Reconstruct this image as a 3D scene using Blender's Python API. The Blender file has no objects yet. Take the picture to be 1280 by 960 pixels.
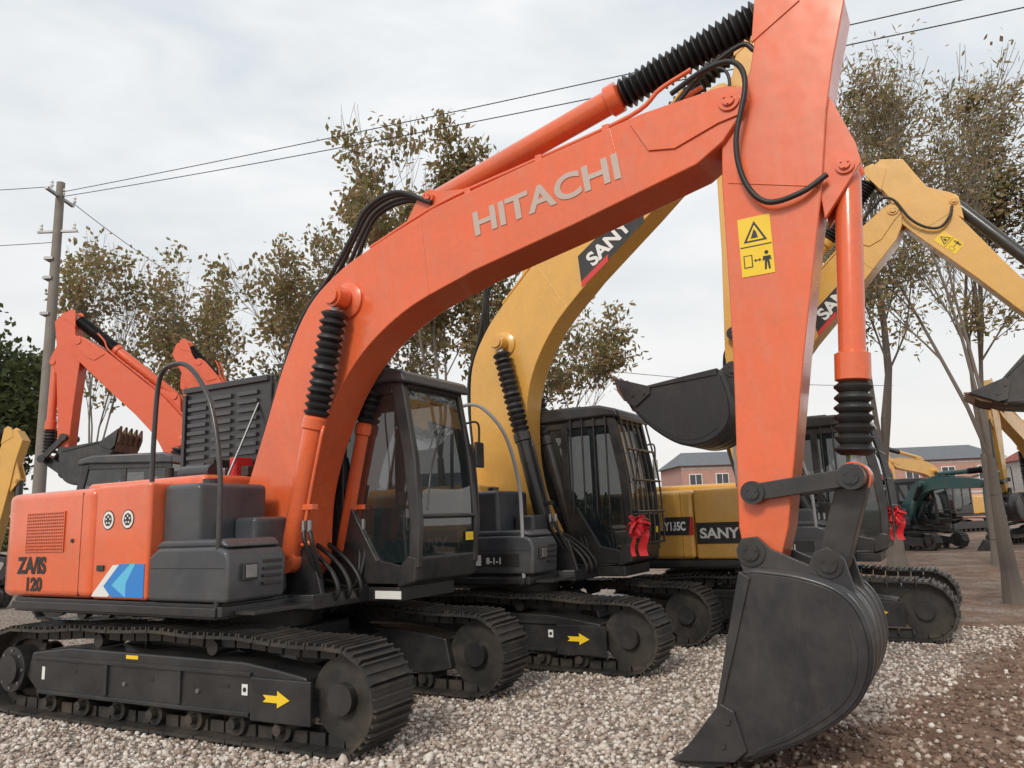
import bpy, bmesh, math, random
import numpy as np
from mathutils import Matrix, Vector, noise
R=math.radians
random.seed(7); np.random.seed(7)
scene=bpy.context.scene
scene.view_settings.view_transform='Standard'; scene.view_settings.look='None'; scene.view_settings.exposure=0
COL=scene.collection

# ---------------------------------------------------------------- materials
def nt(name):
    m=bpy.data.materials.new(name); m.use_nodes=True
    n=m.node_tree.nodes; return m,n,m.node_tree.links,n['Principled BSDF']
def noise_node(n,l,scale,detail=4,coord='Object',rough=.55,stretch=None):
    tc=n.new('ShaderNodeTexCoord'); t=n.new('ShaderNodeTexNoise'); t.inputs['Scale'].default_value=scale
    t.inputs['Detail'].default_value=detail; t.inputs['Roughness'].default_value=rough
    if stretch:
        mp=n.new('ShaderNodeMapping'); mp.inputs['Scale'].default_value=stretch; l.new(tc.outputs[coord],mp.inputs[0]); l.new(mp.outputs[0],t.inputs['Vector'])
    else: l.new(tc.outputs[coord],t.inputs['Vector'])
    return t
def ramp(n,l,src,stops):
    r=n.new('ShaderNodeValToRGB'); e=r.color_ramp.elements
    while len(e)<len(stops): e.new(.5)
    for i,(p,c) in enumerate(stops):
        e[i].position=p; e[i].color=(*c,1) if len(c)==3 else c
    l.new(src,r.inputs['Fac']); return r
def paint(name,col,rough=.35,coat=.25,dirt=(.16,.11,.07),amt=.35,metal=0,bump=.02,streak=0):
    m,n,l,b=nt(name)
    t=noise_node(n,l,2.3,5,rough=.7)
    r1=ramp(n,l,t.outputs['Fac'],[(.42,(0,0,0)),(.8,(1,1,1))])
    mul=n.new('ShaderNodeMath'); mul.operation='MULTIPLY'; mul.inputs[1].default_value=amt
    l.new(r1.outputs['Color'],mul.inputs[0])
    mx=n.new('ShaderNodeMixRGB'); mx.inputs['Color1'].default_value=(*col,1); mx.inputs['Color2'].default_value=(*dirt,1)
    l.new(mul.outputs[0],mx.inputs['Fac'])
    last=mx.outputs[0]
    if bump:
        t2=noise_node(n,l,26,2)
        mx2=n.new('ShaderNodeMixRGB'); mx2.blend_type='MULTIPLY'; mx2.inputs['Fac'].default_value=.22
        r2=ramp(n,l,t2.outputs['Fac'],[(.3,(.7,.7,.7)),(.6,(1,1,1))])
        l.new(last,mx2.inputs['Color1']); l.new(r2.outputs['Color'],mx2.inputs['Color2']); last=mx2.outputs[0]
    if streak:
        t4=noise_node(n,l,3.0,4,rough=.7,stretch=(4,4,1.0)); r4=ramp(n,l,t4.outputs['Fac'],[(.5,(0,0,0)),(.78,(streak,)*3)])
        mx3=n.new('ShaderNodeMixRGB'); mx3.inputs['Color2'].default_value=(.42,.30,.22,1); l.new(r4.outputs[0],mx3.inputs['Fac']); l.new(last,mx3.inputs['Color1']); last=mx3.outputs[0]
    l.new(last,b.inputs['Base Color'])
    rr=ramp(n,l,t.outputs['Fac'],[(.3,(rough*.75,)*3),(.75,(min(1,rough*1.7),)*3)])
    l.new(rr.outputs['Color'],b.inputs['Roughness'])
    b.inputs['Coat Weight'].default_value=coat; b.inputs['Coat Roughness'].default_value=.10; b.inputs['Metallic'].default_value=metal
    if bump:
        t3=noise_node(n,l,5,1); bp=n.new('ShaderNodeBump'); bp.inputs['Strength'].default_value=.25; bp.inputs['Distance'].default_value=bump
        l.new(t3.outputs['Fac'],bp.inputs['Height']); l.new(bp.outputs[0],b.inputs['Normal'])
    return m
ORANGE=paint('orange_paint',(.78,.14,.045),rough=.26,coat=.6,dirt=(.42,.13,.07),amt=.4,bump=.016,streak=.2)
REDOR=paint('red_orange_paint',(.70,.11,.04),amt=.12)
YELLOW=paint('yellow_paint',(.72,.40,.085),rough=.28,coat=.5,dirt=(.42,.24,.07),amt=.35,bump=.012,streak=.2)
TEAL=paint('teal_paint',(.035,.11,.11),amt=.4)
BLACK=paint('black_paint',(.022,.022,.024),rough=.32,coat=.3,dirt=(.09,.08,.07),amt=.4)
GREY=paint('dark_grey_panel',(.05,.055,.065),rough=.36,dirt=(.14,.12,.10),amt=.4)
TRACK=paint('track_steel',(.035,.034,.033),rough=.45,coat=.1,dirt=(.17,.13,.095),amt=.65,metal=.3)
BUCKET=paint('bucket_black',(.026,.027,.031),rough=.36,coat=.2,dirt=(.10,.08,.065),amt=.45,bump=.02,streak=.05)
RUST=paint('worn_bucket_edge',(.16,.09,.055),rough=.7,coat=0,dirt=(.05,.04,.03),amt=.7)
RUB=paint('rubber_bellows',(.014,.014,.015),rough=.42,coat=0,dirt=(.07,.065,.06),amt=.3,bump=0)
STEEL=paint('steel',(.35,.35,.36),rough=.3,metal=.8,amt=.2,coat=0)
RAILG=paint('grey_rail',(.3,.31,.32),rough=.4,amt=.2)
LETTER=paint('grey_lettering',(.50,.40,.35),rough=.5,amt=.1,bump=0)
DARKLET=paint('dark_lettering',(.02,.02,.02),rough=.5,amt=0,bump=0)
WHITE=paint('white_decal',(.75,.75,.73),rough=.5,amt=.1,bump=0)
DECY=paint('yellow_decal',(.85,.58,.02),rough=.45,amt=.05,bump=0)
BLUE=paint('blue_decal',(.03,.22,.62),rough=.45,amt=.05,bump=0)
CYAN=paint('cyan_decal',(.12,.5,.75),amt=0,bump=0)
REDD=paint('red_decal',(.6,.03,.03),rough=.45,amt=.05,bump=0)
SEAT=paint('seat_fabric',(.03,.03,.035),rough=.8,coat=0,bump=0)
RIB=paint('red_ribbon',(.62,.012,.02),rough=.45,amt=0,bump=0)
def glass():
    m,n,l,b=nt('window_glass'); b.inputs['Base Color'].default_value=(.016,.026,.028,1)
    b.inputs['Roughness'].default_value=.03; b.inputs['Alpha'].default_value=.70; b.inputs['Coat Weight'].default_value=1; b.inputs['Coat Roughness'].default_value=.02
    b.inputs['Specular IOR Level'].default_value=.9
    return m
GLASS=glass()

# ---------------------------------------------------------------- mesh helpers
def mk(name,V,F,mat,parent=None,bevel=0,seg=2,sharp=35,fix=True):
    me=bpy.data.meshes.new(name); me.from_pydata([tuple(v) for v in V],[],F); 
    if fix:
        bm=bmesh.new(); bm.from_mesh(me); bmesh.ops.recalc_face_normals(bm,faces=bm.faces); bm.to_mesh(me); bm.free()
    me.update()
    for m in (mat if isinstance(mat,list) else [mat]): me.materials.append(m)
    o=bpy.data.objects.new(name,me); COL.objects.link(o)
    if sharp:
        me.polygons.foreach_set('use_smooth',[True]*len(me.polygons)); me.set_sharp_from_angle(angle=R(sharp))
    if bevel:
        b=o.modifiers.new('bevel','BEVEL'); b.width=bevel; b.segments=seg; b.limit_method='ANGLE'; b.angle_limit=R(32); b.harden_normals=True
    if parent: o.parent=parent
    return o
def prism(name,pts,y0,y1,mat,parent=None,bevel=.008,seg=2):
    n=len(pts); V=[(x,y0,z) for x,z in pts]+[(x,y1,z) for x,z in pts]
    F=[list(range(n)),list(range(n,2*n))[::-1]]+[[i,(i+1)%n,n+(i+1)%n,n+i] for i in range(n)]
    return mk(name,V,F,mat,parent,bevel,seg)
def plan(name,pts,z0,z1,mat,parent=None,bevel=.02,seg=3):
    n=len(pts); V=[(x,y,z0) for x,y in pts]+[(x,y,z1) for x,y in pts]
    F=[list(range(n)),list(range(n,2*n))[::-1]]+[[i,(i+1)%n,n+(i+1)%n,n+i] for i in range(n)]
    return mk(name,V,F,mat,parent,bevel,seg)
def box(name,x0,x1,y0,y1,z0,z1,mat,parent=None,bevel=.01,seg=2):
    return prism(name,[(x0,z0),(x1,z0),(x1,z1),(x0,z1)],y0,y1,mat,parent,bevel,seg)
def lathe(name,p0,p1,prof,mat,parent=None,n=20,sharp=35):
    p0=Vector(p0);p1=Vector(p1);d=p1-p0;L=d.length;d.normalize()
    a=d.cross(Vector((0,1,0)) if abs(d.y)<.9 else Vector((1,0,0))).normalized(); b=d.cross(a)
    V=[];F=[]
    for t,r in prof:
        c=p0+d*L*t
        for i in range(n):
            A=2*math.pi*i/n; V.append(c+(a*math.cos(A)+b*math.sin(A))*r)
    for j in range(len(prof)-1):
        for i in range(n):
            F.append([j*n+i,j*n+(i+1)%n,(j+1)*n+(i+1)%n,(j+1)*n+i])
    F.append(list(range(n))[::-1]); F.append([(len(prof)-1)*n+i for i in range(n)])
    return mk(name,V,F,mat,parent,0,sharp=sharp)
def cyl(name,p0,p1,r,mat,parent=None,r2=None,n=20):
    return lathe(name,p0,p1,[(0,r),(1,r2 or r)],mat,parent,n)
def pinboss(name,x,z,y0,y1,r,mat,parent,cap=None):
    cyl(name,(x,y0,z),(x,y1,z),r,mat,parent,n=24)
    cyl(name+'_cap',(x,y0-.02,z),(x,y0+.01,z),r*.6,cap or mat,parent,n=16)
    for k in range(3):
        A=k*2.09+.4
        cyl(name+'_bolt',(x+math.cos(A)*r*.42,y0-.03,z+math.sin(A)*r*.42),(x+math.cos(A)*r*.42,y0-.01,z+math.sin(A)*r*.42),r*.12,cap or mat,parent,n=6)
def bellows(name,p0,p1,r,parent,n=14):
    pr=[]; rd=random.Random(n)
    for i in range(n):
        j=rd.uniform(-.12,.12)/n; k=rd.uniform(.95,1.03)
        pr+= [((i)/n,r*.70),((i+.42)/n+j,r*k),((i+.56)/n+j,r*k)]
    pr.append((1,r*.70)); return lathe(name,p0,p1,pr,RUB,parent,20,sharp=50)
def catmull(P,s=5,closed=False):
    P=[Vector(p) for p in P]; out=[]
    for i in range(len(P)-1):
        p0=P[i-1] if i else P[0]*2-P[1]; p1=P[i];p2=P[i+1];p3=P[i+2] if i+2<len(P) else P[-1]*2-P[-2]
        for k in range(s):
            t=k/s; out.append(.5*((2*p1)+(p2-p0)*t+(2*p0-5*p1+4*p2-p3)*t*t+(3*p1-p0-3*p2+p3)*t**3))
    out.append(P[-1]); return out
def tube(name,pts,r,mat,parent=None,smooth=True,s=6):
    pts=catmull(pts,s) if smooth and len(pts)>2 else [Vector(p) for p in pts]
    c=bpy.data.curves.new(name,'CURVE'); c.dimensions='3D'; sp=c.splines.new('POLY'); sp.points.add(len(pts)-1)
    for q,p in zip(sp.points,pts): q.co=(*p,1)
    c.bevel_depth=r; c.bevel_resolution=2; c.use_fill_caps=True; c.materials.append(mat)
    o=bpy.data.objects.new(name,c); COL.objects.link(o)
    if parent:o.parent=parent
    return o
def text(name,body,x,y,z,size,ang,mat,parent,off=.0,shear=0,sx=1):
    c=bpy.data.curves.new(name,'FONT'); c.body=body; c.size=size; c.extrude=.002; c.offset=off; c.shear=shear; c.materials.append(mat)
    o=bpy.data.objects.new(name,c); COL.objects.link(o); o.parent=parent
    o.matrix_local=Matrix.Translation((x,y,z))@Matrix.Rotation(-ang,4,'Y')@Matrix.Rotation(R(90),4,'X')@Matrix.Diagonal((sx,1,1,1))
    return o
def boxes_mesh(name,lst,mat,parent=None,bevel=0):
    V=[];F=[]
    q=[[0,1,3,2],[4,6,7,5],[0,4,5,1],[2,3,7,6],[0,2,6,4],[1,5,7,3]]
    for c,ax,ay,az in lst:
        b=len(V)
        for i in (-1,1):
            for j in (-1,1):
                for k in (-1,1): V.append(c+ax*i+ay*j+az*k)
        F+=[[b+i for i in f] for f in q]
    return mk(name,V,F,mat,parent,bevel)
def empty(name,parent=None,loc=(0,0,0)):
    e=bpy.data.objects.new(name,None); COL.objects.link(e); e.empty_display_size=.3; e.location=loc
    if parent: e.parent=parent
    return e

# ---------------------------------------------------------------- excavator
FOOT=Vector((.6,1.3)); PIV=Vector((4.87,4.48)); BPIN=Vector((4.757,1.342))
def rot(p,a): return Vector((p[0]*math.cos(a)-p[1]*math.sin(a),p[0]*math.sin(a)+p[1]*math.cos(a)))
def track(E,yc,sgn,detail,arrow):
    xf,zf,xr,zr,r=2.02,.385,-1.80,.40,.355
    P=[]
    for i in range(13): A=R(-90+180*i/12); P.append((xf+math.cos(A)*r,zf+math.sin(A)*r))
    for i in range(1,16):
        t=i/16; P.append((xf+(xr-xf)*t, zf+r+(zr-zf)*t+.055*math.sin(math.pi*t)-.02*math.sin(t*math.pi*4)**2))
    for i in range(13): A=R(90+180*i/12); P.append((xr+math.cos(A)*r,zr+math.sin(A)*r))
    for i in range(1,12): t=i/12; P.append((xr+(xf-xr)*t,.035))
    P=[Vector(p) for p in P]; P.append(P[0]); L=[0]
    for i in range(1,len(P)): L.append(L[-1]+(P[i]-P[i-1]).length)
    N=58 if detail else 40; tot=L[-1]; lst=[];ch=[]
    w=.24; pitch=tot/N
    for k in range(N):
        s=tot*(k+.5)/N
        def at(s):
            s%=tot
            j=max(i for i in range(len(L)) if L[i]<=s); j=min(j,len(P)-2)
            return P[j].lerp(P[j+1],(s-L[j])/(L[j+1]-L[j]))
        a=at(s-pitch/2);b=at(s+pitch/2);c=(a+b)/2;t=(b-a).normalized();n=Vector((t.y,-t.x))
        T=Vector((t.x,0,t.y));Nn=Vector((n.x,0,n.y));C=Vector((c.x,yc+random.uniform(-.004,.004),c.y));Y=Vector((0,1,0))
        lst.append((C,T*pitch*.48,Y*w,Nn*.012))
        for dx in (-.42,0,.40): lst.append((C+T*pitch*dx+Nn*.022,T*.009,Y*(w-.004),Nn*.014))
        if detail:
            for dy in (-.07,.07): ch.append((C-Nn*.055+Y*dy,T*pitch*.42,Y*.018,Nn*.042))
    boxes_mesh('track_shoes',lst,TRACK,E)
    if ch: boxes_mesh('track_chain',ch,TRACK,E)
    fr=[(-1.42,.20),(-1.62,.34),(-1.55,.56),(-1.0,.62),(1.1,.60),(1.45,.56),(1.72,.52),(1.78,.24),(1.5,.19)]
    prism('track_frame',fr,yc-.17,yc+.17,BLACK,E,.02)
    yo=yc+sgn*.17
    ya=lambda w:(min(yo,yo+sgn*w),max(yo,yo+sgn*w))
    box('frame_front_cover',1.2,1.79,*ya(.03),.19,.50,BLACK,E,.01)
    if detail:
        box('frame_upper_rail',-1.5,1.19,*ya(.02),.50,.53,BLACK,E,.004)
        box('frame_lower_rail',-1.4,1.19,*ya(.035),.215,.245,BLACK,E,.004)
        for x in (-.5,.4): box('frame_rib',x,x+.035,*ya(.022),.25,.497,BLACK,E,.004)
        for x in (-1.0,.0,.85): box('frame_slot',x,x+.10,*ya(.004),.40,.43,DARKLET,E,0)
        for x in (-.25,.62):
            cyl('frame_bolt',(x,ya(.015)[0],.36),(x,ya(.015)[1],.36),.018,STEEL,E,n=8)
    for i in range(7):
        x=-1.3+i*.46
        cyl('bottom_roller',(x,yc-.13,.135),(x,yc+.13,.135),.085,TRACK,E,n=16)
        if detail: cyl('roller_hub',(x,yc-.19,.14),(x,yc+.19,.14),.04,TRACK,E,n=12)
    if detail:
        for x in (-.7,.7): cyl('carrier_roller',(x,yc-.12,.68),(x,yc+.12,.68),.06,TRACK,E,n=16)
    cyl('front_idler',(xf,yc-.09,zf),(xf,yc+.09,zf),.29,TRACK,E,n=32); cyl('idler_hub',(xf,yc-.16,zf),(xf,yc+.16,zf),.11,BLACK,E)
    cyl('final_drive',(xr,yc-.2,zr),(xr,yc+.2,zr),.2,BLACK,E,n=28); cyl('final_drive_cover',(xr,yc-.235,zr),(xr,yc+.235,zr),.13,BLACK,E,n=28)
    if detail:
        for i in range(8):
            A=i*math.pi/4; c=Vector((xr+math.cos(A)*.165,0,zr+math.sin(A)*.165)); cyl('drive_bolt',(c.x,yc-.21,c.z),(c.x,yc+.21,c.z),.014,STEEL,E,n=6)
        sp=[]
        for i in range(42):
            A=2*math.pi*i/42; rr=.315 if (i%2) else .27; sp.append((xr+math.cos(A)*rr,zr+math.sin(A)*rr))
        prism('sprocket',sp,yc-.03,yc+.03,TRACK,E,0)
    if arrow and sgn<0:
        y=yo-.034
        prism('arrow_decal',[(1.34,.335),(1.48,.335),(1.48,.30),(1.6,.36),(1.48,.42),(1.48,.385),(1.34,.385),(1.37,.36)],y,y-.003,DECY,E,0)
        prism('label_decal',[(1.09,.36),(1.15,.36),(1.15,.44),(1.09,.44)],yo-.004,yo-.001,WHITE,E,0)
        cyl('label_dot',(1.12,yo-.006,.40),(1.12,yo-.004,.40),.018,DARKLET,E,n=12)
        prism('label_decal_b',[(-1.38,.33),(-1.34,.33),(-1.34,.44),(-1.38,.44)],yo-.004,yo-.001,WHITE,E,0)
        prism('frame_yellow_mark',[(-.25,.56),(-.1,.56),(-.1,.59),(-.25,.59)],yo-.004,yo-.001,DECY,E,0)

def excavator(loc,yaw,scale,P,db=0,da=0,dk=0,logo=None,detail=True,hood=False,rail=BLACK,bc=None,guard=False,bs=1,ars=1,uy=0):
    db,da,dk=R(db),R(da),R(dk)
    E=empty('excavator',None,loc); E.rotation_euler=(0,0,R(yaw)); E.scale=(scale,)*3
    bc=bc or P
    TB=lambda p:rot((Vector(p)-FOOT)*bs,db)+FOOT
    TA=lambda p:rot((Vector(p)-PIV)*ars,da)+TB(PIV)
    TK=lambda p:rot(Vector(p)-BPIN,dk)+TA(BPIN)
    X=lambda p,y:(p[0],y,p[1])
    U=empty('undercarriage',E); U.rotation_euler=(0,0,R(uy)); U.location=(-.08 if hood else 0,0,0)
    yn=(-1.02,.88) if hood else (-.965,.965)
    for yc,sg in zip(yn,(-1,1)): track(U,yc,sg,detail,detail)
    plan('carbody',[(-.5,-.8),(.5,-.8),(.75,-.5),(.75,.5),(.5,.72),(-.5,.72),(-.75,.5),(-.75,-.5)],.36,.72,BLACK,U,.03)
    for sx_ in (-1,1):
        for sy in (-1,1):
            prism('carbody_leg',[(sx_*.45,.36),(sx_*1.0,.36),(sx_*.95,.56),(sx_*.45,.70)],sy*.45,sy*.85,BLACK,U,.02)
    cyl('swing_ring',(0,0,.70),(0,0,.93),.58,TRACK,E,n=40)
    plan('deck_frame',[(-2.1,-1.18),(.78,-1.18),(.86,-1.1),(.86,-.5),(1.1,-.42),(1.1,.3),(1.45,.3),(1.45,1.18),(-2.1,1.18)],.90,1.03,BLACK,E,.012)
    box('side_skirt',-2.05,.86,-1.235,-1.185,.93,1.0,BLACK,E,.008)
    box('front_skirt',.865,.92,-1.22,-.45,.93,1.01,BLACK,E,.008)
    pl=[(-.82,-1.22)]
    for i in range(9):
        A=R(-90-75*i/8); pl.append((-2.12+.42*math.cos(A), -.80+.42*math.sin(A)))
    pl.append((-2.62,-.25))
    full=pl+[(x,-y) for x,y in pl[::-1]]
    plan('counterweight',full,1.035,2.02,P,E,.07,4)
    box('pump_cover',-.81,-.03,-1.215,-.6,1.035,2.03,P,E,.035,3)
    box('pump_cover_b',-.81,-.15,.3,1.215,1.035,2.03,P,E,.035,3)
    box('engine_hood',-1.95,-.1,-.62,.95,1.9,2.12,P,E,.05,3)
    box('engine_bay',-.84,.0,-.6,.3,1.04,1.95,BLACK,E,.02)
    box('fuel_tank',-.02,.46,-1.10,-.36,1.035,2.0,GREY,E,.05,3)
    box('tank_side_cover',.47,.74,-.75,-.36,1.035,1.7,GREY,E,.04,3)
    prism('tool_box',[(0,1.035),(.97,1.035),(.99,1.35),(.95,1.44),(.85,1.47),(.12,1.47),(0,1.40)],-1.225,-.62,GREY,E,.035,3)
    prism('tool_box_lid',[(.03,1.46),(.95,1.46),(.88,1.53),(.12,1.53)],-1.2,-.64,GREY,E,.03,3)
    if detail:
        cyl('tank_cap',(.22,-.8,1.99),(.22,-.8,2.05),.07,BLACK,E)
        box('lamp_housing',.985,1.02,-1.1,-.95,1.2,1.34,BLACK,E,.01); box('front_lamp',1.02,1.03,-1.08,-.97,1.22,1.32,STEEL,E,.004)
        for i in range(4): box('box_vent',.988,1.0,-.88,-.68,1.15+i*.06,1.175+i*.06,BLACK,E,.003)
        box('box_seam',.03,.94,-1.2275,-1.22,1.30,1.306,DARKLET,E,0)
        box('step_plate',.93,1.15,-1.1,-.5,.94,.97,BLACK,E,.005)
        for y in (-.15,.0,.15): tube('deck_hose',[(.3,y,1.6),(.75,y,1.42),(1.05,y,1.2),(1.12,y,1.0),(.9,y,.85)],.022,RUB,E)
    tube('hand_rail',[(.84,-1.2,1.0),(.84,-1.2,1.6),(.80,-1.18,2.1),(.62,-1.15,2.65),(.3,-1.12,3.0),(.02,-1.1,3.06),(-.14,-1.1,2.95),(-.18,-1.1,2.5),(-.18,-1.1,2.02)],.022,rail,E)
    if detail:
        gx=-.26
        box('grille_back',-1.62+gx,-1.0+gx,-1.224,-1.215,1.45,1.82,DARKLET,E,0)
        L=[]
        for i in range(13): L.append((Vector((-1.31+gx,-1.228,1.46+i*.03)),Vector((.31,0,0)),Vector((0,.005,0)),Vector((0,0,.007))))
        for i in range(21): L.append((Vector((-1.62+gx+i*.031,-1.229,1.635)),Vector((.006,0,0)),Vector((0,.004,0)),Vector((0,0,.185))))
        boxes_mesh('grille_bars',L,P,E)
        cyl('lock',(-1.12,-1.235,1.55),(-1.12,-1.215,1.55),.018,BLACK,E,n=12)
        box('panel_seam',-1.0,-.995,-1.2225,-1.2,1.06,1.98,DARKLET,E,0)
        box('door_handle',-.72,-.62,-1.232,-1.215,1.28,1.33,BLACK,E,.004)
        if hood:
            for x in (-.60,-.32):
                cyl('round_sticker',(x,-1.2165,1.72),(x,-1.219,1.72),.085,DARKLET,E,n=32); cyl('round_sticker_in',(x,-1.219,1.72),(x,-1.2205,1.72),.076,WHITE,E,n=32)
                cyl('round_sticker_core',(x,-1.2205,1.72),(x,-1.222,1.72),.056,DARKLET,E,n=7)
                for k in range(5):
                    A=k*1.257+.3; cyl('round_sticker_dot',(x+.03*math.cos(A),-1.222,1.72+.03*math.sin(A)),(x+.03*math.cos(A),-1.223,1.72+.03*math.sin(A)),.011,WHITE,E,n=5)
            text('model_lettering','ZA/IS',-2.0,-1.224,1.26,.205,0,DARKLET,E,.009,sx=1.0)
            text('model_lettering_b','120',-1.86,-1.224,1.10,.165,0,DARKLET,E,.007,sx=1.15)
            prism('white_stripe_decal',[(-.79,1.06),(-.77,1.09),(-.5,1.33),(-.25,1.34),(-.45,1.18),(-.55,1.06)],-1.216,-1.2185,WHITE,E,0)
            prism('blue_stripe_decal',[(-.5,1.06),(-.62,1.15),(-.4,1.34),(-.06,1.34),(-.06,1.06)],-1.2155,-1.2205,BLUE,E,0)
            prism('cyan_stripe_decal',[(-.3,1.06),(-.5,1.16),(-.25,1.34),(-.18,1.34),(-.3,1.18)],-1.2205,-1.2215,CYAN,E,0)
        else:
            prism('label_band',[(-1.34,1.38),(-.83,1.38),(-.83,1.64),(-1.34,1.64)],-1.2225,-1.226,REDD,E,0)
            prism('label_band_b',[(-1.34,1.38),(-.90,1.38),(-.87,1.64),(-1.34,1.64)],-1.226,-1.228,DARKLET,E,0)
            text('model_lettering','SY135C',-1.31,-1.23,1.45,.17,0,WHITE,E,.006,sx=.66)
            prism('side_stripe',[(-.79,1.25),(-.05,1.25),(-.05,1.55),(-.79,1.55)],-1.2165,-1.220,DARKLET,E,0)
            text('side_lettering','SANY',-.74,-1.222,1.33,.2,0,WHITE,E,.006,sx=1.1)
            prism('box_notice',[(.15,1.12),(.8,1.12),(.8,1.27),(.15,1.27)],-1.2255,-1.228,DARKLET,E,0); prism('box_notice_code',[(.17,1.135),(.29,1.135),(.29,1.255),(.17,1.255)],-1.228,-1.2295,WHITE,E,0); text('notice_lettering','8-1-1',.36,-1.229,1.155,.1,0,WHITE,E,.002)
    if hood:
        box('raised_hood',-1.5,-.12,.18,.25,2.12,3.2,BLACK,E,.03)
        L=[]
        for j in range(3):
            for i in range(9): L.append((Vector((-1.25+j*.40,.165,2.3+i*.09)),Vector((.15,0,0)),Vector((0,.014,0)),Vector((0,0,.02))))
        boxes_mesh('hood_louvres',L,GREY,E)
        box('hood_frame',-1.48,-.14,.14,.18,3.12,3.18,BLACK,E,.005); box('hood_frame_b',-1.48,-1.43,.14,.18,2.14,3.1,BLACK,E,.005)
        tube('hood_stay',[(-.3,-.2,2.1),(-.3,.18,2.9)],.012,STEEL,E,False)
        cyl('exhaust',(-1.2,-.2,2.1),(-1.2,-.2,2.26),.05,TRACK,E)
        cyl('air_filter',(-.75,-.35,2.16),(-.3,-.35,2.16),.08,BLACK,E); 
        for i in range(5): box('engine_part',-.9+i*.17,-.80+i*.17,-.1,.12,2.12,2.22+.1*(i%2),(REDD,TRACK,STEEL)[i%3],E,.01)
        box('cab_label',1.2,1.5,.262,.268,.93,1.0,WHITE,E,0)
    # cab
    C=empty('cab',E); C.scale=(.99 if guard else 1.05,1.07,1.0); C.location=(0,-.02,0)
    y0,y1=.27,1.2
    prism('cab_lower_side',[(-.12,1.06),(1.46,1.06),(1.54,1.2),(1.15,1.28),(.85,1.78),(-.14,1.82)],y0,y0+.04,BLACK,C,.01)
    prism('cab_lower_side_b',[(-.12,1.06),(1.46,1.06),(1.52,1.2),(1.0,1.22),(.8,1.55),(-.14,1.58)],y1-.04,y1,BLACK,C,.01)
    box('cab_floor',-.1,1.46,y0+.04,y1-.04,1.06,1.14,BLACK,C,.01)
    prism('cab_front_sill',[(1.38,1.02),(1.58,1.08),(1.605,1.30),(1.5,1.32),(1.38,1.2)],y0-.005,y1+.005,BLACK,C,.025)
    box('cab_rear_panel',-.165,-.12,y0+.002,y1-.002,1.06,2.0,BLACK,C,.01)
    prism('cab_roof',[(-.2,2.90),(1.34,2.93),(1.54,2.90),(1.50,3.02),(1.25,3.09),(-.05,3.11),(-.2,3.04)],y0-.05,y1+.05,GREY if not guard else BLACK,C,.035,3)
    pf=[(1.50,1.2),(1.61,1.2),(1.63,1.6),(1.59,2.2),(1.46,2.93),(1.32,2.93),(1.46,2.2),(1.52,1.6)]
    for ya_,yb_ in ((y0,y0+.07),(y1-.07,y1)):
        prism('cab_front_pillar',pf,ya_,yb_,BLACK,C,.015)
        prism('cab_mid_pillar',[(.66,1.5),(.76,1.5),(.75,2.95),(.65,2.95)],ya_+.003,yb_-.01,BLACK,C,.01)
        prism('cab_rear_pillar',[(-.17,1.5),(-.04,1.5),(-.05,2.95),(-.17,2.95)],ya_+.002,yb_-.002,BLACK,C,.015)
        box('cab_top_rail',-.17,1.34,ya_+.004,yb_-.004,2.82,2.94,BLACK,C,.01)
    for y in (y0+.03,y1-.03):
        mk('side_window',[(-.1,y,1.72),(1.0,y,1.25),(1.5,y,1.25),(1.56,y,1.6),(1.5,y,2.2),(1.36,y,2.92),(-.1,y,2.92)],[[0,1,2,3,4,5,6]],GLASS,C,sharp=0)
    wf=[(1.59,1.24),(1.61,1.6),(1.57,2.2),(1.44,2.93)]
    wf=[(v.x,v.y) for v in catmull([Vector((a,b)) for a,b in wf],5)]
    V=[(x-.005,y,z) for x,z in wf for y in (y0+.06,y1-.06)]
    mk('windscreen',V,[[2*i,2*i+1,2*i+3,2*i+2] for i in range(len(wf)-1)],GLASS,C)
    tube('windscreen_bar',[(1.61,y0+.06,1.66),(1.61,y1-.06,1.66)],.022,BLACK,C,False)
    tube('windscreen_top_bar',[(1.43,y0+.06,2.90),(1.43,y1-.06,2.90)],.045,BLACK,C,False)
    mk('rear_window',[(-.13,y0+.06,2.0),(-.13,y1-.06,2.0),(-.13,y1-.06,2.92),(-.13,y0+.06,2.92)],[[0,1,2,3]],GLASS,C,sharp=0)
    if detail:
        tube('wiper',[(1.64,y0+.1,1.72),(1.62,y0+.2,2.1),(1.56,y0+.45,2.5)],.009,BLACK,C)
        box('roof_hatch',.3,.9,y0+.15,y1-.15,3.09,3.13,BLACK,C,.01)
        prism('seat',[(.25,1.5),(.75,1.5),(.78,1.62),(.35,1.64),(.2,2.35),(.08,2.35),(.12,1.5)],.5,.97,SEAT,C,.04,3)
        box('seat_base',.25,.7,.55,.92,1.14,1.5,BLACK,C,.02)
        box('seat_head',.06,.16,.6,.87,2.35,2.6,SEAT,C,.04,3)
        for y in (.42,1.03):
            box('arm_console',.3,.95,y-.07,y+.07,1.6,1.78,GREY,C,.03); tube('joystick',[(.88,y,1.78),(.92,y,1.98)],.018,BLACK,C,False)
        tube('travel_lever',[(1.15,.7,1.14),(1.1,.7,1.8)],.014,STEEL,C,False); tube('travel_lever_b',[(1.15,.8,1.14),(1.1,.8,1.8)],.014,STEEL,C,False)
        box('monitor',1.3,1.34,.36,.54,1.72,1.9,BLACK,C,.01)
        box('windscreen_sticker',1.622,1.626,y1-.22,y1-.1,1.42,1.50,DECY,C,0)
        tube('mirror_arm',[(1.45,y1,2.6),(1.55,y1+.14,2.62),(1.55,y1+.16,2.4)],.012,BLACK,C); box('mirror',1.53,1.56,y1+.09,y1+.24,2.15,2.42,WHITE if guard else BLACK,C,.02)
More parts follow.
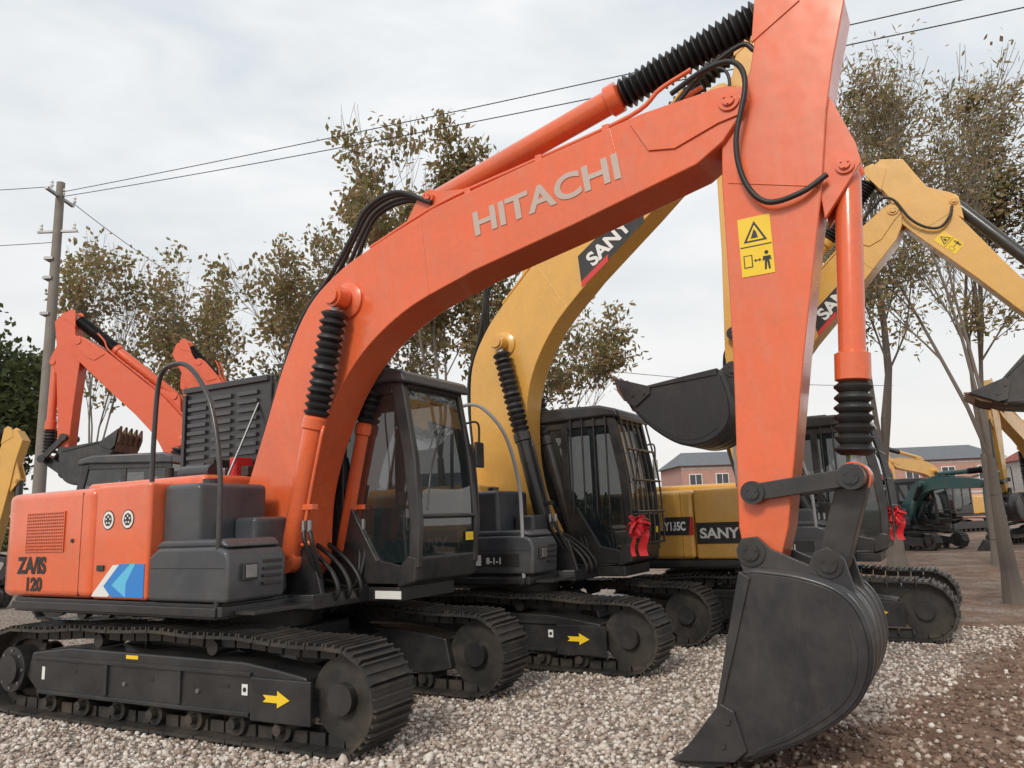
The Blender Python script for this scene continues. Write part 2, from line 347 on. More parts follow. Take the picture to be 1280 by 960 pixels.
        tube('cab_grab_rail',[(1.48,y1+.0,1.4),(1.56,y1+.09,1.5),(1.52,y1+.09,2.3),(1.46,y1+.0,2.4)],.014,rail,C)
    if guard:
        for i in range(6):
            y=y0+.04+i*(y1-y0-.08)/5; tube('guard_bar',[(1.68,y,1.3),(1.69,y,1.6),(1.65,y,2.2),(1.51,y,2.93)],.014,BLACK,C)
        for z,x in ((1.3,1.68),(1.7,1.69),(2.1,1.66),(2.5,1.60),(2.9,1.52)): tube('guard_cross',[(x,y0,z),(x,y1,z)],.016,BLACK,C,False)
        for i in range(4): tube('side_guard',[(.82+.17*i,y0-.03,1.7),(.82+.17*i,y0-.03,2.93)],.012,BLACK,C,False)
    for y in (-.32,.27): prism('boom_mount',[(.0,1.0),(1.1,1.0),(.98,1.38),(.72,1.52),(.45,1.5)],y,y+.05,BLACK,E,.01)
    cyl('boom_foot_pin',(.6,-.36,1.3),(.6,.36,1.3),.07,BLACK,E)
    # boom
    top=catmull([Vector(p) for p in [(-.10,1.77),(.21,2.52),(.47,3.16),(.77,3.66),(1.13,3.93),(1.52,4.09),(2.25,4.31)]],5)+[Vector(p) for p in [(3.2,4.46),(4.20,4.60),(4.80,4.62)]]
    tip=[Vector((PIV.x+.13*math.cos(A),PIV.y+.13*math.sin(A))) for A in [R(a) for a in (60,30,0,-30,-50)]]
    bot=[Vector(p) for p in [(4.80,4.20),(4.60,4.08),(3.60,3.85)]]+catmull([Vector(p) for p in [(2.66,3.66),(1.93,3.43),(1.37,3.05),(.99,2.5),(.77,1.9),(.72,1.25)]],6)+[Vector(p) for p in [(.6,1.13),(.4,1.2),(.1,1.45)]]
    prism('boom',[tuple(TB(p)) for p in top+tip+bot],-.2,.2,P,E,.012)
    hp=[(4.12,4.53),(4.72,4.585),(4.85,4.605),(4.98,4.55),(5.0,4.45),(4.93,4.36),(4.78,4.34),(4.45,4.24),(4.25,4.28)]
    for a,b in ((-.216,-.197),(.197,.216)): prism('boom_head_plate',[tuple(TB(p)) for p in hp],a,b,P,E,.004)
    if detail:
        for p,q in (((3.95,4.555),(4.05,3.96)),((2.12,4.26),(2.2,3.54))):
            tube('weld_seam',[X(TB(p),-.2),X(TB(q),-.2)],.006,P,E,False)
    p=TB(PIV); pinboss('boom_arm_pin',p.x,p.y,-.235,.235,.075,P,E)
    cb=Vector((.74,1.31)); ct=TB((1.29,3.64))
    cyl('cylinder_cross_pin',X(ct,-.45),X(ct,.45),.075,P,E,n=24)
    lathe('cross_pin_boss',X(ct,-.26),X(ct,.26),[(0,.10),(.06,.17),(.94,.17),(1,.10)],P,E,28)
    for y in (-.35,.35):
        a=Vector(X(ct,y)); b=Vector(X(cb,y)); d=b-a
        lathe('cylinder_eye',(ct.x,y-.07,ct.y),(ct.x,y+.07,ct.y),[(0,.10),(1,.10)],P,E,24)
        cyl('cylinder_rod',a,a+d*.5,.04,STEEL,E)
        bellows('rod_bellows',a+d*.055,a+d*.46,.12,E)
        lathe('cylinder_barrel',a+d*.455,a+d*.99,[(0,.085),(.02,.112),(.09,.112),(.1,.095),(.97,.095),(1,.07)],bc,E,24)
        lathe('barrel_eye',(cb.x,y-.06,cb.y),(cb.x,y+.06,cb.y),[(0,.11),(1,.11)],bc,E,24)
        if detail:
            tube('cylinder_pipe',[a+d*.5+Vector((.12,0,0)),a+d*.56+Vector((.14,-.03,0)),a+d*.88+Vector((.14,-.03,0)),a+d*.92+Vector((.22,-.03,-.04)),a+d*.95+Vector((.12,-.0,.02))],.016,bc,E)
            c=a+d*.80; box('pipe_clamp',c.x-.02,c.x+.2,y-.05,y+.03,c.z-.03,c.z+.02,bc,E,.006)
            c=a+d*.86
            for k in (0,1): cyl('hose_fitting',c+Vector((.14+.07*k,-.05,.02)),c+Vector((.14+.07*k,-.05,-.08)),.022,STEEL,E,n=8)
            for k in (0,1): tube('cylinder_hose',[c+Vector((.14+.07*k,-.05,-.06)),c+Vector((.17+.08*k,-.05,-.2)),Vector((1.0,y*.6,1.05)),Vector((.7,y*.4,1.1))],.02,RUB,E)
    A0=TB((2.15,4.47)); A1=TA((5.22,5.22)); a=Vector(X(A0,0)); b=Vector(X(A1,0)); d=b-a; Lc=d.length
    for y in (-.1,.06): prism('arm_cylinder_bracket',[tuple(TB(q)) for q in [(1.78,4.15),(2.02,4.5),(2.15,4.56),(2.28,4.5),(2.95,4.40)]],y,y+.04,P,E,.006)
    k=min(.60,1.9/Lc)
    lathe('arm_cylinder_barrel',a,a+d*k,[(0,.07),(.03,.1),(.93,.1),(.94,.125),(.99,.125),(1,.08)],P,E,24)
    cyl('arm_cylinder_rod',a+d*k,b,.045,STEEL,E); bellows('arm_rod_bellows',a+d*k,a+d*.96,.13,E,22)
    pinboss('arm_cylinder_pin',A0.x,A0.y,-.13,.13,.06,P,E)
    for y in (-.14,.14):
        tube('boom_pipe',[X(TB(q),y) for q in [(1.5,4.13),(2.3,4.37),(3.2,4.50),(4.1,4.64),(4.35,4.78),(4.6,4.86)]],.018,P,E)
    if detail:
        for x,z in ((2.6,4.37),(3.3,4.475),(3.9,4.56)):
            q=TB((x,z+.03)); box('pipe_clip',q.x-.03,q.x+.03,-.17,.17,q.y-.03,q.y+.03,P,E,.005)
        for i,y in enumerate((-.14,-.07,.02,.1)):
            tube('boom_hose',[X(TB(q),y) for q in [(.15,2.5),(.58,3.5),(1.0,3.95),(1.26,4.27+.05*i),(1.45,4.52+.02*i),(1.8,4.60),(2.2,4.40)]],.022,RUB,E)
        tube('arm_hose',[X(TB((4.45,4.68)),-.2),X(TA((4.72,4.76)),-.24),X(TA((4.93,4.74)),-.26),X(TA((5.0,4.55)),-.26),X(TA((4.9,4.15)),-.25),X(TA((4.93,3.85)),-.23),X(TA((5.06,3.67)),-.22),X(TA((5.28,3.68)),-.22),X(TA((5.45,3.78)),-.18)],.02,RUB,E)
        tube('arm_hose_b',[X(TB((4.45,4.68)),-.05),X(TA((4.65,4.85)),-.05),X(TA((4.95,4.98)),-.05),X(TA((5.05,4.9)),-.05)],.02,RUB,E)
    ap=[(5.17,5.34),(5.48,5.3),(5.68,5.0),(5.57,4.6),(5.49,4.25),(5.41,3.72),(5.19,2.61),(4.99,1.5),(4.92,1.28),(4.8,1.2),(4.70,1.26),(4.67,1.5),(4.73,2.68),(4.755,3.90),(4.78,4.26),(4.86,4.42),(5.02,4.7)]
    prism('arm',[tuple(TA(q)) for q in ap],-.155,.155,P,E,.012)
    for yy in (-.165,.145): prism('arm_cylinder_ear',[tuple(TA(q)) for q in [(5.05,4.9),(5.12,5.36),(5.22,5.42),(5.34,5.36),(5.4,5.1)]],yy,yy+.02,P,E,.004)
    for yy in (-.12,.07): prism('bucket_cylinder_ear',[tuple(TA(q)) for q in [(5.50,4.4),(5.64,3.98),(5.66,3.84),(5.57,3.72),(5.40,3.5),(5.38,3.9)]],yy,yy+.05,P,E,.006)
    if detail:
        tube('arm_weld',[X(TA((4.80,3.9)),-.156),X(TA((5.40,3.72)),-.156)],.005,P,E,False)
        def q4(x0,x1,z0,z1): return [tuple(TA((4.95+x,3.40+z))) for x,z in ((x0,z0),(x1,z0),(x1,z1),(x0,z1))]
        t3=lambda L:[tuple(TA((4.95+x,3.40+z))) for x,z in L]
        prism('warning_label',q4(-.11,.11,-.21,.21),-.157,-.160,DECY,E,0)
        prism('warning_divider',q4(-.105,.105,-.004,.004),-.160,-.1615,DARKLET,E,0)
        prism('warning_triangle',t3(((-.08,.03),(.08,.03),(0,.18))),-.160,-.1612,DARKLET,E,0)
        prism('warning_triangle_in',t3(((-.057,.042),(.057,.042),(0,.15))),-.1612,-.1622,DECY,E,0)
        prism('warning_mark',t3(((-.03,.055),(.02,.055),(.01,.10),(-.005,.12))),-.1622,-.163,DARKLET,E,0)
        prism('warning_box',q4(-.09,-.03,-.15,-.06),-.160,-.1612,DARKLET,E,0); prism('warning_box_in',q4(-.083,-.037,-.143,-.067),-.1612,-.1622,DECY,E,0)
        prism('warning_person',t3(((.045,-.18),(.058,-.18),(.065,-.12),(.072,-.18),(.085,-.18),(.08,-.11),(.095,-.12),(.09,-.085),(.04,-.085),(.035,-.12),(.05,-.11))),-.160,-.1612,DARKLET,E,0)
        q=TA((5.015,3.34)); cyl('warning_head',X(q,-.160),X(q,-.1612),.014,DARKLET,E,n=12)
        prism('warning_arrow',t3(((-.022,-.105),(-.008,-.092),(-.008,-.101),(.014,-.101),(.014,-.092),(.028,-.105),(.014,-.118),(.014,-.109),(-.008,-.109),(-.008,-.118))),-.160,-.1612,DARKLET,E,0)
    LP=TA((4.80,1.72)); BL=TK((5.22,1.265))
    L1=(Vector((5.40,1.79))-Vector((4.80,1.72))).length; L2=(Vector((5.40,1.79))-Vector((5.22,1.265))).length
    dv=BL-LP; D=min(max(dv.length,abs(L1-L2)+.01),L1+L2-.01); aa=(L1*L1-L2*L2+D*D)/(2*D); hh=math.sqrt(max(0,L1*L1-aa*aa)); u=dv.normalized()
    J1=LP+u*aa+Vector((-u.y,u.x))*hh; J2=LP+u*aa-Vector((-u.y,u.x))*hh
    CT=TA((5.56,3.84)); J=J1 if (J1-CT).length<(J2-CT).length else J2
    def link(nm,p,q,y0,y1,w,mat):
        d=(q-p).normalized(); pts=[]
        for c,s in ((p,-1),(q,1)):
            base=math.atan2(d.y*s,d.x*s)
            for i in range(9): A=base-math.pi/2+math.pi*i/8; pts.append((c.x+math.cos(A)*w,c.y+math.sin(A)*w))
        prism(nm,pts,y0,y1,mat,E,.006)
    for ya_,yb_ in ((-.235,-.175),(.175,.235)): link('guide_link',LP,J,ya_,yb_,.055,BLACK)
    link('bucket_link',J,BL,-.09,.09,.09,BLACK)
    for pp,yy,rr in ((LP,.26,.075),(J,.26,.08),(BL,.25,.085),(TA(BPIN),.25,.09)): pinboss('link_pin',pp.x,pp.y,-yy,yy,rr,BLACK,E)
    a=Vector(X(CT,0)); b=Vector(X(J,0)); d=b-a; k=.70 if d.length<2.3 else .66
    pinboss('bucket_cylinder_pin',CT.x,CT.y,-.14,.14,.06,P,E)
    lathe('bucket_cylinder_barrel',a,a+d*k,[(0,.07),(.04,.085),(.86,.085),(.87,.112),(.99,.112),(1,.08)],bc,E,24)
    cyl('bucket_cylinder_rod',a+d*k,b,.045,STEEL,E); bellows('bucket_rod_bellows',a+d*k,a+d*.93,.125,E,7)
    lathe('rod_eye',(J.x,-.08,J.y),(J.x,.08,J.y),[(0,.1),(1,.1)],P,E,20)
    # bucket
    prof=[Vector(q) for q in [(4.735,1.22),(4.82,1.235),(5.08,1.20),(5.29,1.12),(5.40,.97),(5.42,.74),(5.31,.50),(5.02,.29),(4.68,.15),(4.40,.12)]]
    pc=[prof[0]]+catmull(prof[1:9],5)+[prof[9]]
    pw=[TK(q) for q in pc]
    W=.48
    V=[X(q,y) for q in pw for y in (-W,W)]
    sh=mk('bucket_shell',V,[[2*i,2*i+1,2*i+3,2*i+2] for i in range(len(pw)-1)],BUCKET,E); m=sh.modifiers.new('s','SOLIDIFY'); m.thickness=.03; m.offset=0
    side=[Vector((4.735,1.22))]+catmull(prof[1:9],5)+[Vector(q) for q in [(4.47,.16),(4.53,.42),(4.64,.87)]]
    cen=Vector((5.0,.7))
    sid=[tuple(TK(cen+(q-cen)*.985)) for q in side]
    for y in (-W-.012,W-.012): prism('bucket_side',sid,y,y+.024,BUCKET,E,.003)
    rim=[Vector(q) for q in [(4.735,1.24),(4.64,.87),(4.53,.42),(4.56,.42),(4.70,.87),(4.80,1.2)]]
    for y in (-W-.03,W+.0): prism('bucket_side_rim',[tuple(TK(q)) for q in rim],y,y+.03,BUCKET,E,.004)
    cut=[(4.56,.46),(4.26,.10),(4.62,.13),(4.70,.20),(4.64,.42)]
    for y in (-W-.045,W+.012): prism('side_cutter',[tuple(TK(q)) for q in cut],y,y+.033,BUCKET,E,.005)
    for q in [(4.60,.36),(4.56,.22)]:
        qq=TK(q); cyl('cutter_bolt',X(qq,-W-.06),X(qq,-W-.04),.02,BUCKET,E,n=6)
    wear=[Vector(q) for q in [(4.74,.19),(5.0,.32),(5.27,.52),(5.36,.74),(5.34,.96)]]
    wc=catmull(wear,5); inner=[cen+(q-cen)*(.86+.09*abs(i/10-1)) for i,q in enumerate(wc)]
    for y in (-W-.020,W+.002): prism('side_wear_plate',[tuple(TK(q)) for q in wc+inner[::-1]],y,y+.018,BUCKET,E,.003)
    for i in range(5):
        y=-W+.02+i*(2*W-.04-.05)/4
        outer=[cen+(q-cen)*1.045 for q in pc[12:36]]; inn=[cen+(q-cen)*1.0 for q in pc[12:36]]
        prism('back_wear_strip',[tuple(TK(q)) for q in outer+inn[::-1]],y,y+.05,BUCKET,E,.004)
    prism('bucket_lip',[tuple(TK(q)) for q in [(4.34,.10),(4.72,.135),(4.72,.175),(4.36,.14)]],-W,W,BUCKET if hood else RUST,E,.004)
    for i in range(5):
        y=-W+.0+i*(2*W-.09)/4
        prism('bucket_tooth',[tuple(TK(q)) for q in [(4.20,.085),(4.42,.06),(4.56,.09),(4.56,.19),(4.42,.2)]],y,y+.09,BUCKET if hood else RUST,E,.008)
    for y in (-.235,.195):
        prism('bucket_ear',[tuple(TK(q)) for q in [(4.70,1.2),(4.66,1.34),(4.70,1.43),(4.80,1.44),(4.88,1.36),(5.10,1.26),(5.14,1.34),(5.22,1.37),(5.31,1.3),(5.36,1.08),(5.1,1.12)]],y,y+.04,BUCKET,E,.006)
    if logo:
        q=TB(logo[1]); text('boom_lettering',logo[0],q.x,-.2045,q.y,logo[2],logo[3]+db,logo[4],E,logo[5],sx=logo[6])
        for nm,pp,mt,yy in (logo[7] or []):
            prism(nm,[tuple(TB(q)) for q in pp],-.2003,-.2003-yy,mt,E,0)
    return E

excavator((-2.496,7.676,0),-30,1,ORANGE,logo=('HITACHI',(2.68,3.96),.29,R(7.5),LETTER,.008,1.2,None),hood=True,uy=3)
def mklogo(dx,dz):
    s=lambda L:[(x+dx,z+dz) for x,z in L]
    return ('SANY',(3.04+dx,3.87+dz),.26,R(9),WHITE,.009,1.05,[('logo_panel',s([(2.95,4.10),(3.92,4.24),(3.80,3.93),(2.80,3.74)]),DARKLET,.001),('logo_stripe',s([(2.80,3.74),(3.22,3.81),(3.26,3.88),(2.83,3.81)]),REDD,.002)])
excavator((-.067,10.084,0),-30,.97,YELLOW,db=27,da=0,dk=-69,logo=mklogo(-.33,-.12),rail=RAILG,bc=BLACK,guard=True,bs=1.12,ars=1.08)
fa=Vector((math.cos(R(30)),-math.sin(R(30)))); sa=Vector((math.sin(R(30)),math.cos(R(30))))
o3=fa*-2.5+sa*11.7
excavator((o3.x,o3.y,0),-30,.95,YELLOW,db=34.5,da=42,dk=-30,logo=mklogo(-.05,-.06),rail=RAILG,bc=BLACK,guard=True,bs=.925,ars=.83)
excavator((-6.75,16,0),180,1.0,REDOR,db=31,da=6,dk=-85,detail=False,ars=.74,bs=.88)
excavator((-6.9,19.5,0),180,1.0,REDOR,db=47,da=-14,dk=-45,detail=False,bs=.86,ars=.8)
excavator((-17.3,18,0),0,1.0,YELLOW,db=-12,da=0,dk=-30,detail=False,bc=BLACK,ars=.8,bs=.95)
excavator((14.6,30,0),-60,.85,TEAL,db=-14,da=0,dk=-20,detail=False,bs=.7,ars=.7)
excavator((21,31,0),-140,1.0,YELLOW,db=10,da=5,dk=-20,detail=False,bc=BLACK)
excavator((21,44,0),-120,1.0,REDOR,db=-8,da=0,dk=-20,detail=False)
excavator((25.5,46,0),-150,1.0,YELLOW,db=-5,da=0,dk=-20,detail=False)
excavator((14.9,20.5,0),-120,.85,YELLOW,db=-8,da=10,dk=-20,detail=False,bc=BLACK,bs=.75,ars=.75)

# ---------------------------------------------------------------- ribbon bows
def bow(world):
    V=[];F=[];rd=random.Random(3)
    for i in range(90):
        A=rd.uniform(0,6.28);B=rd.uniform(-1.2,1.2);L=rd.uniform(.06,.17);d=Vector((math.cos(A)*math.cos(B),math.sin(A)*math.cos(B),math.sin(B)))
        n=d.orthogonal().normalized()*.022; n.rotate(Matrix.Rotation(rd.uniform(0,6),3,d)); up=d.cross(n).normalized()*.05; b=len(V)
        for t in (0,.35,.7,1):
            c=d*L*t+up*math.sin(t*3.1)-Vector((0,0,.03))*t*t; V+=[c-n*(1.2-.4*t),c+n*(1.2-.4*t)]
        F+=[[b+2*k,b+2*k+1,b+2*k+3,b+2*k+2] for k in range(3)]
    for dx in (-.06,.03,.08):
        b=len(V)
        for k in range(7):
            c=Vector((dx+.02*math.sin(k),.0+.02*math.cos(k*1.3),-k*.06)); V+=[c-Vector((.025,0,0)),c+Vector((.025,0,0))]
        F+=[[b+2*k,b+2*k+1,b+2*k+3,b+2*k+2] for k in range(6)]
    o=mk('ribbon_bow',V,F,RIB,None,0,sharp=60,fix=False); o.location=world; return o
bow((1.40,9.05,1.50)); bow((5.32,11.0,1.5))

# ---------------------------------------------------------------- ground
def gh(x,y):
    return .10*math.exp(-((x-2.0)**2+(y-5.9)**2)/1.2)+.02*noise.noise(Vector((x*.9,y*.9,0)))*min(1,max(0,(math.hypot(x+1,y-8)-0)/6))
def axis(c,near,far,n1,n2):
    a=list(np.linspace(c-near,c+near,n1)); g=[near+(far-near)*((i/n2)**2.6) for i in range(1,n2+1)]
    return [c-q for q in g[::-1]]+a+[c+q for q in g]
xs=axis(0,9,320,190,22); ys=axis(9,9,320,190,22)
def lump(x,y):
    if abs(x)>9 or y<0 or y>18: return 0
    d=min(1,max(0,(x*.95+3.95-y)*.8+.4)) if y<9 else min(1,max(0,x-3))
    return .012*noise.noise(Vector((x*5,y*5,3)))+d*(.022*noise.noise(Vector((x*3,y*3,8)))+.014*noise.noise(Vector((x*9,y*9,1))))
V=[(x,y,gh(x,y)+lump(x,y)) for y in ys for x in xs]
nx=len(xs); F=[[j*nx+i,j*nx+i+1,(j+1)*nx+i+1,(j+1)*nx+i] for j in range(len(ys)-1) for i in range(nx-1)]
m,n,l,b=nt('gravel_and_dirt')
tc=n.new('ShaderNodeTexCoord'); sep=n.new('ShaderNodeSeparateXYZ'); l.new(tc.outputs['Object'],sep.inputs[0])
def M(op,a,bv,clamp=False):
    q=n.new('ShaderNodeMath'); q.operation=op; q.use_clamp=clamp
    for i,v in enumerate((a,bv)):
        if hasattr(v,'links'): l.new(v,q.inputs[i])
        else: q.inputs[i].default_value=v
    return q.outputs[0]
big=noise_node(n,l,.9,5)
e=M('SUBTRACT',sep.outputs[1],M('ADD',M('MULTIPLY',sep.outputs[0],.95),3.95))
nf=M('MULTIPLY',M('SUBTRACT',big.outputs['Fac'],.5),4.5)
mask=M('ADD',M('ADD',M('MULTIPLY',e,1.2),nf),.3,True)
far=M('MULTIPLY',M('MULTIPLY',M('SUBTRACT',sep.outputs[0],3.2),.8,True),M('MULTIPLY',M('SUBTRACT',sep.outputs[1],9.5),.8,True),True)
far2=M('MULTIPLY',far,M('ADD',nf,.85,True))
mask=M('MULTIPLY',mask,M('SUBTRACT',1.0,far2),True)
vor=n.new('ShaderNodeTexVoronoi'); vor.inputs['Scale'].default_value=26; l.new(tc.outputs['Object'],vor.inputs['Vector'])
gr=ramp(n,l,vor.outputs['Color'],[(0,(.26,.215,.18)),(.5,(.43,.375,.335)),(1,(.58,.525,.48))])
vd=ramp(n,l,vor.outputs['Distance'],[(0,(1,1,1)),(.5,(.82,.79,.76)),(.8,(.4,.35,.32))])
gm=n.new('ShaderNodeMixRGB'); gm.blend_type='MULTIPLY'; gm.inputs['Fac'].default_value=1; l.new(gr.outputs[0],gm.inputs[1]); l.new(vd.outputs[0],gm.inputs[2])
dn=noise_node(n,l,3,8,rough=.72); dr=ramp(n,l,dn.outputs['Fac'],[(.3,(.11,.068,.048)),(.5,(.21,.135,.098)),(.72,(.34,.245,.185))])
mm=n.new('ShaderNodeMixRGB'); l.new(mask,mm.inputs['Fac']); l.new(dr.outputs[0],mm.inputs[1]); l.new(gm.outputs[0],mm.inputs[2]); l.new(mm.outputs[0],b.inputs['Base Color'])
b.inputs['Roughness'].default_value=.95; b.inputs['Specular IOR Level'].default_value=.2
hb=M('ADD',M('MULTIPLY',M('SUBTRACT',1.0,vor.outputs['Distance']),M('MULTIPLY',mask,.7)),M('MULTIPLY',dn.outputs['Fac'],1.4))
bp=n.new('ShaderNodeBump'); bp.inputs['Strength'].default_value=.9; bp.inputs['Distance'].default_value=.05; l.new(hb,bp.inputs['Height']); l.new(bp.outputs[0],b.inputs['Normal'])
mk('ground',V,F,m,None,0,sharp=180,fix=False)
def stonemat(name,st):
    ms,n,l,b=nt(name); g=n.new('ShaderNodeNewGeometry'); r=ramp(n,l,g.outputs['Random Per Island'],st)
    l.new(r.outputs[0],b.inputs['Base Color']); b.inputs['Roughness'].default_value=.9; return ms
MS=stonemat('crushed_stone',[(0,(.26,.195,.155)),(.3,(.42,.34,.285)),(.7,(.56,.495,.44)),(1,(.70,.66,.61))])
MD=stonemat('dirt_clod',[(0,(.10,.062,.045)),(.6,(.21,.135,.10)),(.85,(.3,.2,.15)),(1,(.42,.33,.27))])
bmi=bmesh.new(); bmesh.ops.create_icosphere(bmi,subdivisions=1,radius=1); iv=np.array([v.co[:] for v in bmi.verts]); ifc=np.array([[v.index for v in f.verts] for f in bmi.faces]); bmi.free()
def stones(name,N,region,size,keep=.05,mat=MS,invert=False):
    P=[];
    while len(P)<N:
        x,y=region()
        e=(y-.95*x-3.95)+ (noise.noise(Vector((x*.9,y*.9,5)))*1.3)
        dirt=(e<.0 or (x>3.6 and y>10.5))
        if invert: dirt=not dirt
        if dirt and random.random()>keep: continue
        P.append((x,y))
    P=np.array(P)
    q=np.random.normal(size=(N,3,3)); Q,_=np.linalg.qr(q)
    s=np.random.uniform(.45,1,(N,1))**1.5*size; sc=np.random.uniform(.55,1.15,(N,1,3))
    jit=np.random.uniform(.75,1.2,(N,len(iv),1))
    vv=iv[None]*jit*sc; vv=np.einsum('nij,nkj->nki',Q,vv)*s[:,:,None]
    z=np.array([gh(a,b)+lump(a,b) for a,b in P])+s[:,0]*.32
    vv[:,:,0]+=P[:,0:1]; vv[:,:,1]+=P[:,1:2]; vv[:,:,2]=vv[:,:,2]*.8+z[:,None]
    fc=(ifc[None]+np.arange(N)[:,None,None]*len(iv)).reshape(-1,3)
    me=bpy.data.meshes.new(name); me.vertices.add(N*len(iv)); me.vertices.foreach_set('co',vv.reshape(-1).astype(np.float32))
    me.loops.add(fc.size); me.loops.foreach_set('vertex_index',fc.reshape(-1).astype(np.int32)); me.polygons.add(len(fc)); me.polygons.foreach_set('loop_start',np.arange(0,fc.size,3).astype(np.int32))
    me.update(calc_edges=True); me.materials.append(mat); o=bpy.data.objects.new(name,me); COL.objects.link(o)
def regA():
    y=4.6+(random.random()**1.4)*6.0; return random.uniform(-.78*y-.3,.72*y+.3),y
def regB():
    y=4.6+(random.random()**1.4)*6.0; return random.uniform(.5,.75*y+.3),y
stones('gravel',32000,regA,.029)
stones('gravel_large_stones',240,regA,.06,.25)
stones('dirt_clods',3500,regB,.03,.02,MD,True)

# ---------------------------------------------------------------- trees
def leafmat(name,cols):
    m,n,l,b=nt(name); g=n.new('ShaderNodeNewGeometry'); r=ramp(n,l,g.outputs['Random Per Island'],[(i/(len(cols)-1),c) for i,c in enumerate(cols)])
    l.new(r.outputs[0],b.inputs['Base Color']); b.inputs['Roughness'].default_value=.75
    tr=n.new('ShaderNodeBsdfTranslucent'); l.new(r.outputs[0],tr.inputs['Color']); ad=n.new('ShaderNodeMixShader'); ad.inputs[0].default_value=.45
    l.new(b.outputs[0],ad.inputs[1]); l.new(tr.outputs[0],ad.inputs[2]); l.new(ad.outputs[0],n['Material Output'].inputs[0])
    return m
LEAF1=leafmat('autumn_leaves',[(.16,.17,.07),(.28,.24,.11),(.38,.28,.14),(.31,.20,.11),(.2,.2,.08)])
LEAF2=leafmat('green_leaves',[(.04,.06,.02),(.07,.09,.03),(.10,.11,.045),(.055,.08,.027)])
BARK=paint('bark',(.16,.135,.115),rough=.9,coat=0,dirt=(.25,.22,.19),amt=.5,bump=0)
def tree(loc,h,width,nleaf,lm,seed,stems=3,trunk=.16,lsize=.11,first=.3,name='broadleaf_tree',clump=.25,frac=.17):
    rd=random.Random(seed); V=[];F=[];MI=[];tips=[]
    def seg(p,q,r0,r1,ns=6):
        d=(q-p).normalized(); a=d.orthogonal().normalized(); c=d.cross(a); b=len(V)
        for P,r in ((p,r0),(q,r1)):
            for i in range(ns): A=6.283*i/ns; V.append(P+(a*math.cos(A)+c*math.sin(A))*r)
        for i in range(ns): F.append([b+i,b+(i+1)%ns,b+ns+(i+1)%ns,b+ns+i]); MI.append(0)
    def grow(p,d,L,r,lvl):
        n=4 if lvl<2 else 3
        for i in range(n):
            d2=(d+Vector((rd.gauss(0,.11),rd.gauss(0,.11),rd.gauss(.03,.05)))).normalized(); q=p+d2*L/n; r2=r*.84
            seg(p,q,max(r,.009),max(r2,.008),7 if lvl<2 else 3)
            if lvl>=2: tips.append(q)
            if lvl<3 and (i>0 or lvl>0):
                for k in range(1 if lvl<1 else (2 if rd.random()<.55 else 1)):
                    ax=rd.uniform(0,6.283); sp=rd.uniform(.4,.85)
                    dd=(d2+Vector((math.cos(ax),math.sin(ax),.12))*sp).normalized()
                    grow(q,dd,L*rd.uniform(.5,.68),r2*.55,lvl+1)
            p,d,r=q,d2,r2
        if lvl<3: grow(p,d,L*.55,r*.8,lvl+1)
    p=Vector((0,0,-.1)); first_h=h*first; r=trunk; d=Vector((rd.gauss(0,.03),rd.gauss(0,.03),1)).normalized()
    for i in range(4): q=p+d*first_h/4+Vector((rd.gauss(0,.03),rd.gauss(0,.03),0)); seg(p,q,r*(1.25 if i==0 else 1),r*.95,10); p=q; r*=.95
    for s in range(stems):
        ax=s*6.283/stems+rd.uniform(-.4,.4); o=.22 if stems>1 else 0
        grow(p,Vector((math.cos(ax)*o,math.sin(ax)*o,1)).normalized(),h*.42,r*(.8 if stems==1 else .6),0)
    zs=np.array([t.z for t in tips]); rr=np.array([math.hypot(t.x,t.y) for t in tips])
    kz=h/np.percentile(zs,99.7); kx=(width/2)/np.percentile(rr,90)
    def fit(v): 
        t=min(1,max(0,v.z/first_h)); k=1+(kx-1)*t; return Vector((v.x*k,v.y*k,v.z*kz))
    V[:]=[fit(v) for v in V]; tips=[fit(t) for t in tips]
    cl=[t for t in tips if rd.random()<frac and noise.noise(t*.6+Vector((seed*3.1,0,0)))>-.12] or tips
    for i in range(nleaf):
        c=cl[rd.randrange(len(cl))]
        pos=c+Vector((rd.gauss(0,clump),rd.gauss(0,clump),rd.gauss(-.05,clump*.8))); s=lsize*rd.uniform(.6,1.35)
        a=Vector((rd.gauss(0,1),rd.gauss(0,1),rd.gauss(0,1))).normalized(); c2=a.orthogonal().normalized(); b=len(V)
        V.extend([pos-a*s,pos+c2*s*.55,pos+a*s,pos-c2*s*.55]); F.append([b,b+1,b+2,b+3]); MI.append(1)
    me=bpy.data.meshes.new(name); me.from_pydata([tuple(v) for v in V],[],F); me.materials.append(BARK); me.materials.append(lm); me.polygons.foreach_set('material_index',MI); me.update()
    o=bpy.data.objects.new(name,me); COL.objects.link(o); o.location=loc; return o
tree((-2.0,22,0),13.0,4.9,9500,LEAF1,11,lsize=.11)
tree((-6.4,24.5,0),11.5,4.2,4800,LEAF1,12,lsize=.10)
tree((-4.4,28,0),11.8,3.6,3200,LEAF1,19,2,lsize=.11)
tree((-14.3,26,0),11.7,3.6,3000,LEAF1,13,4,lsize=.10)
tree((-12.4,27.5,0),11.6,3.4,2700,LEAF1,14,3,lsize=.10)
tree((-11.0,26,0),10.2,3.0,2400,LEAF1,15,3,lsize=.10)
tree((.9,25,0),8.8,5.2,5500,LEAF1,16,3,.13,lsize=.11)
tree((8.67,18.1,0),12.3,5.0,8500,LEAF1,17,3,.22,.09,.22)
tree((8.0,12.9,0),9.8,4.2,5800,LEAF1,18,3,.15,.06,.25,clump=.22)
tree((12.5,20.5,0),13.0,5.4,8500,LEAF1,21,3,.2,.095,.25)
tree((15.5,17.5,0),11.5,5,6500,LEAF1,22,3,.18,.09,.25)
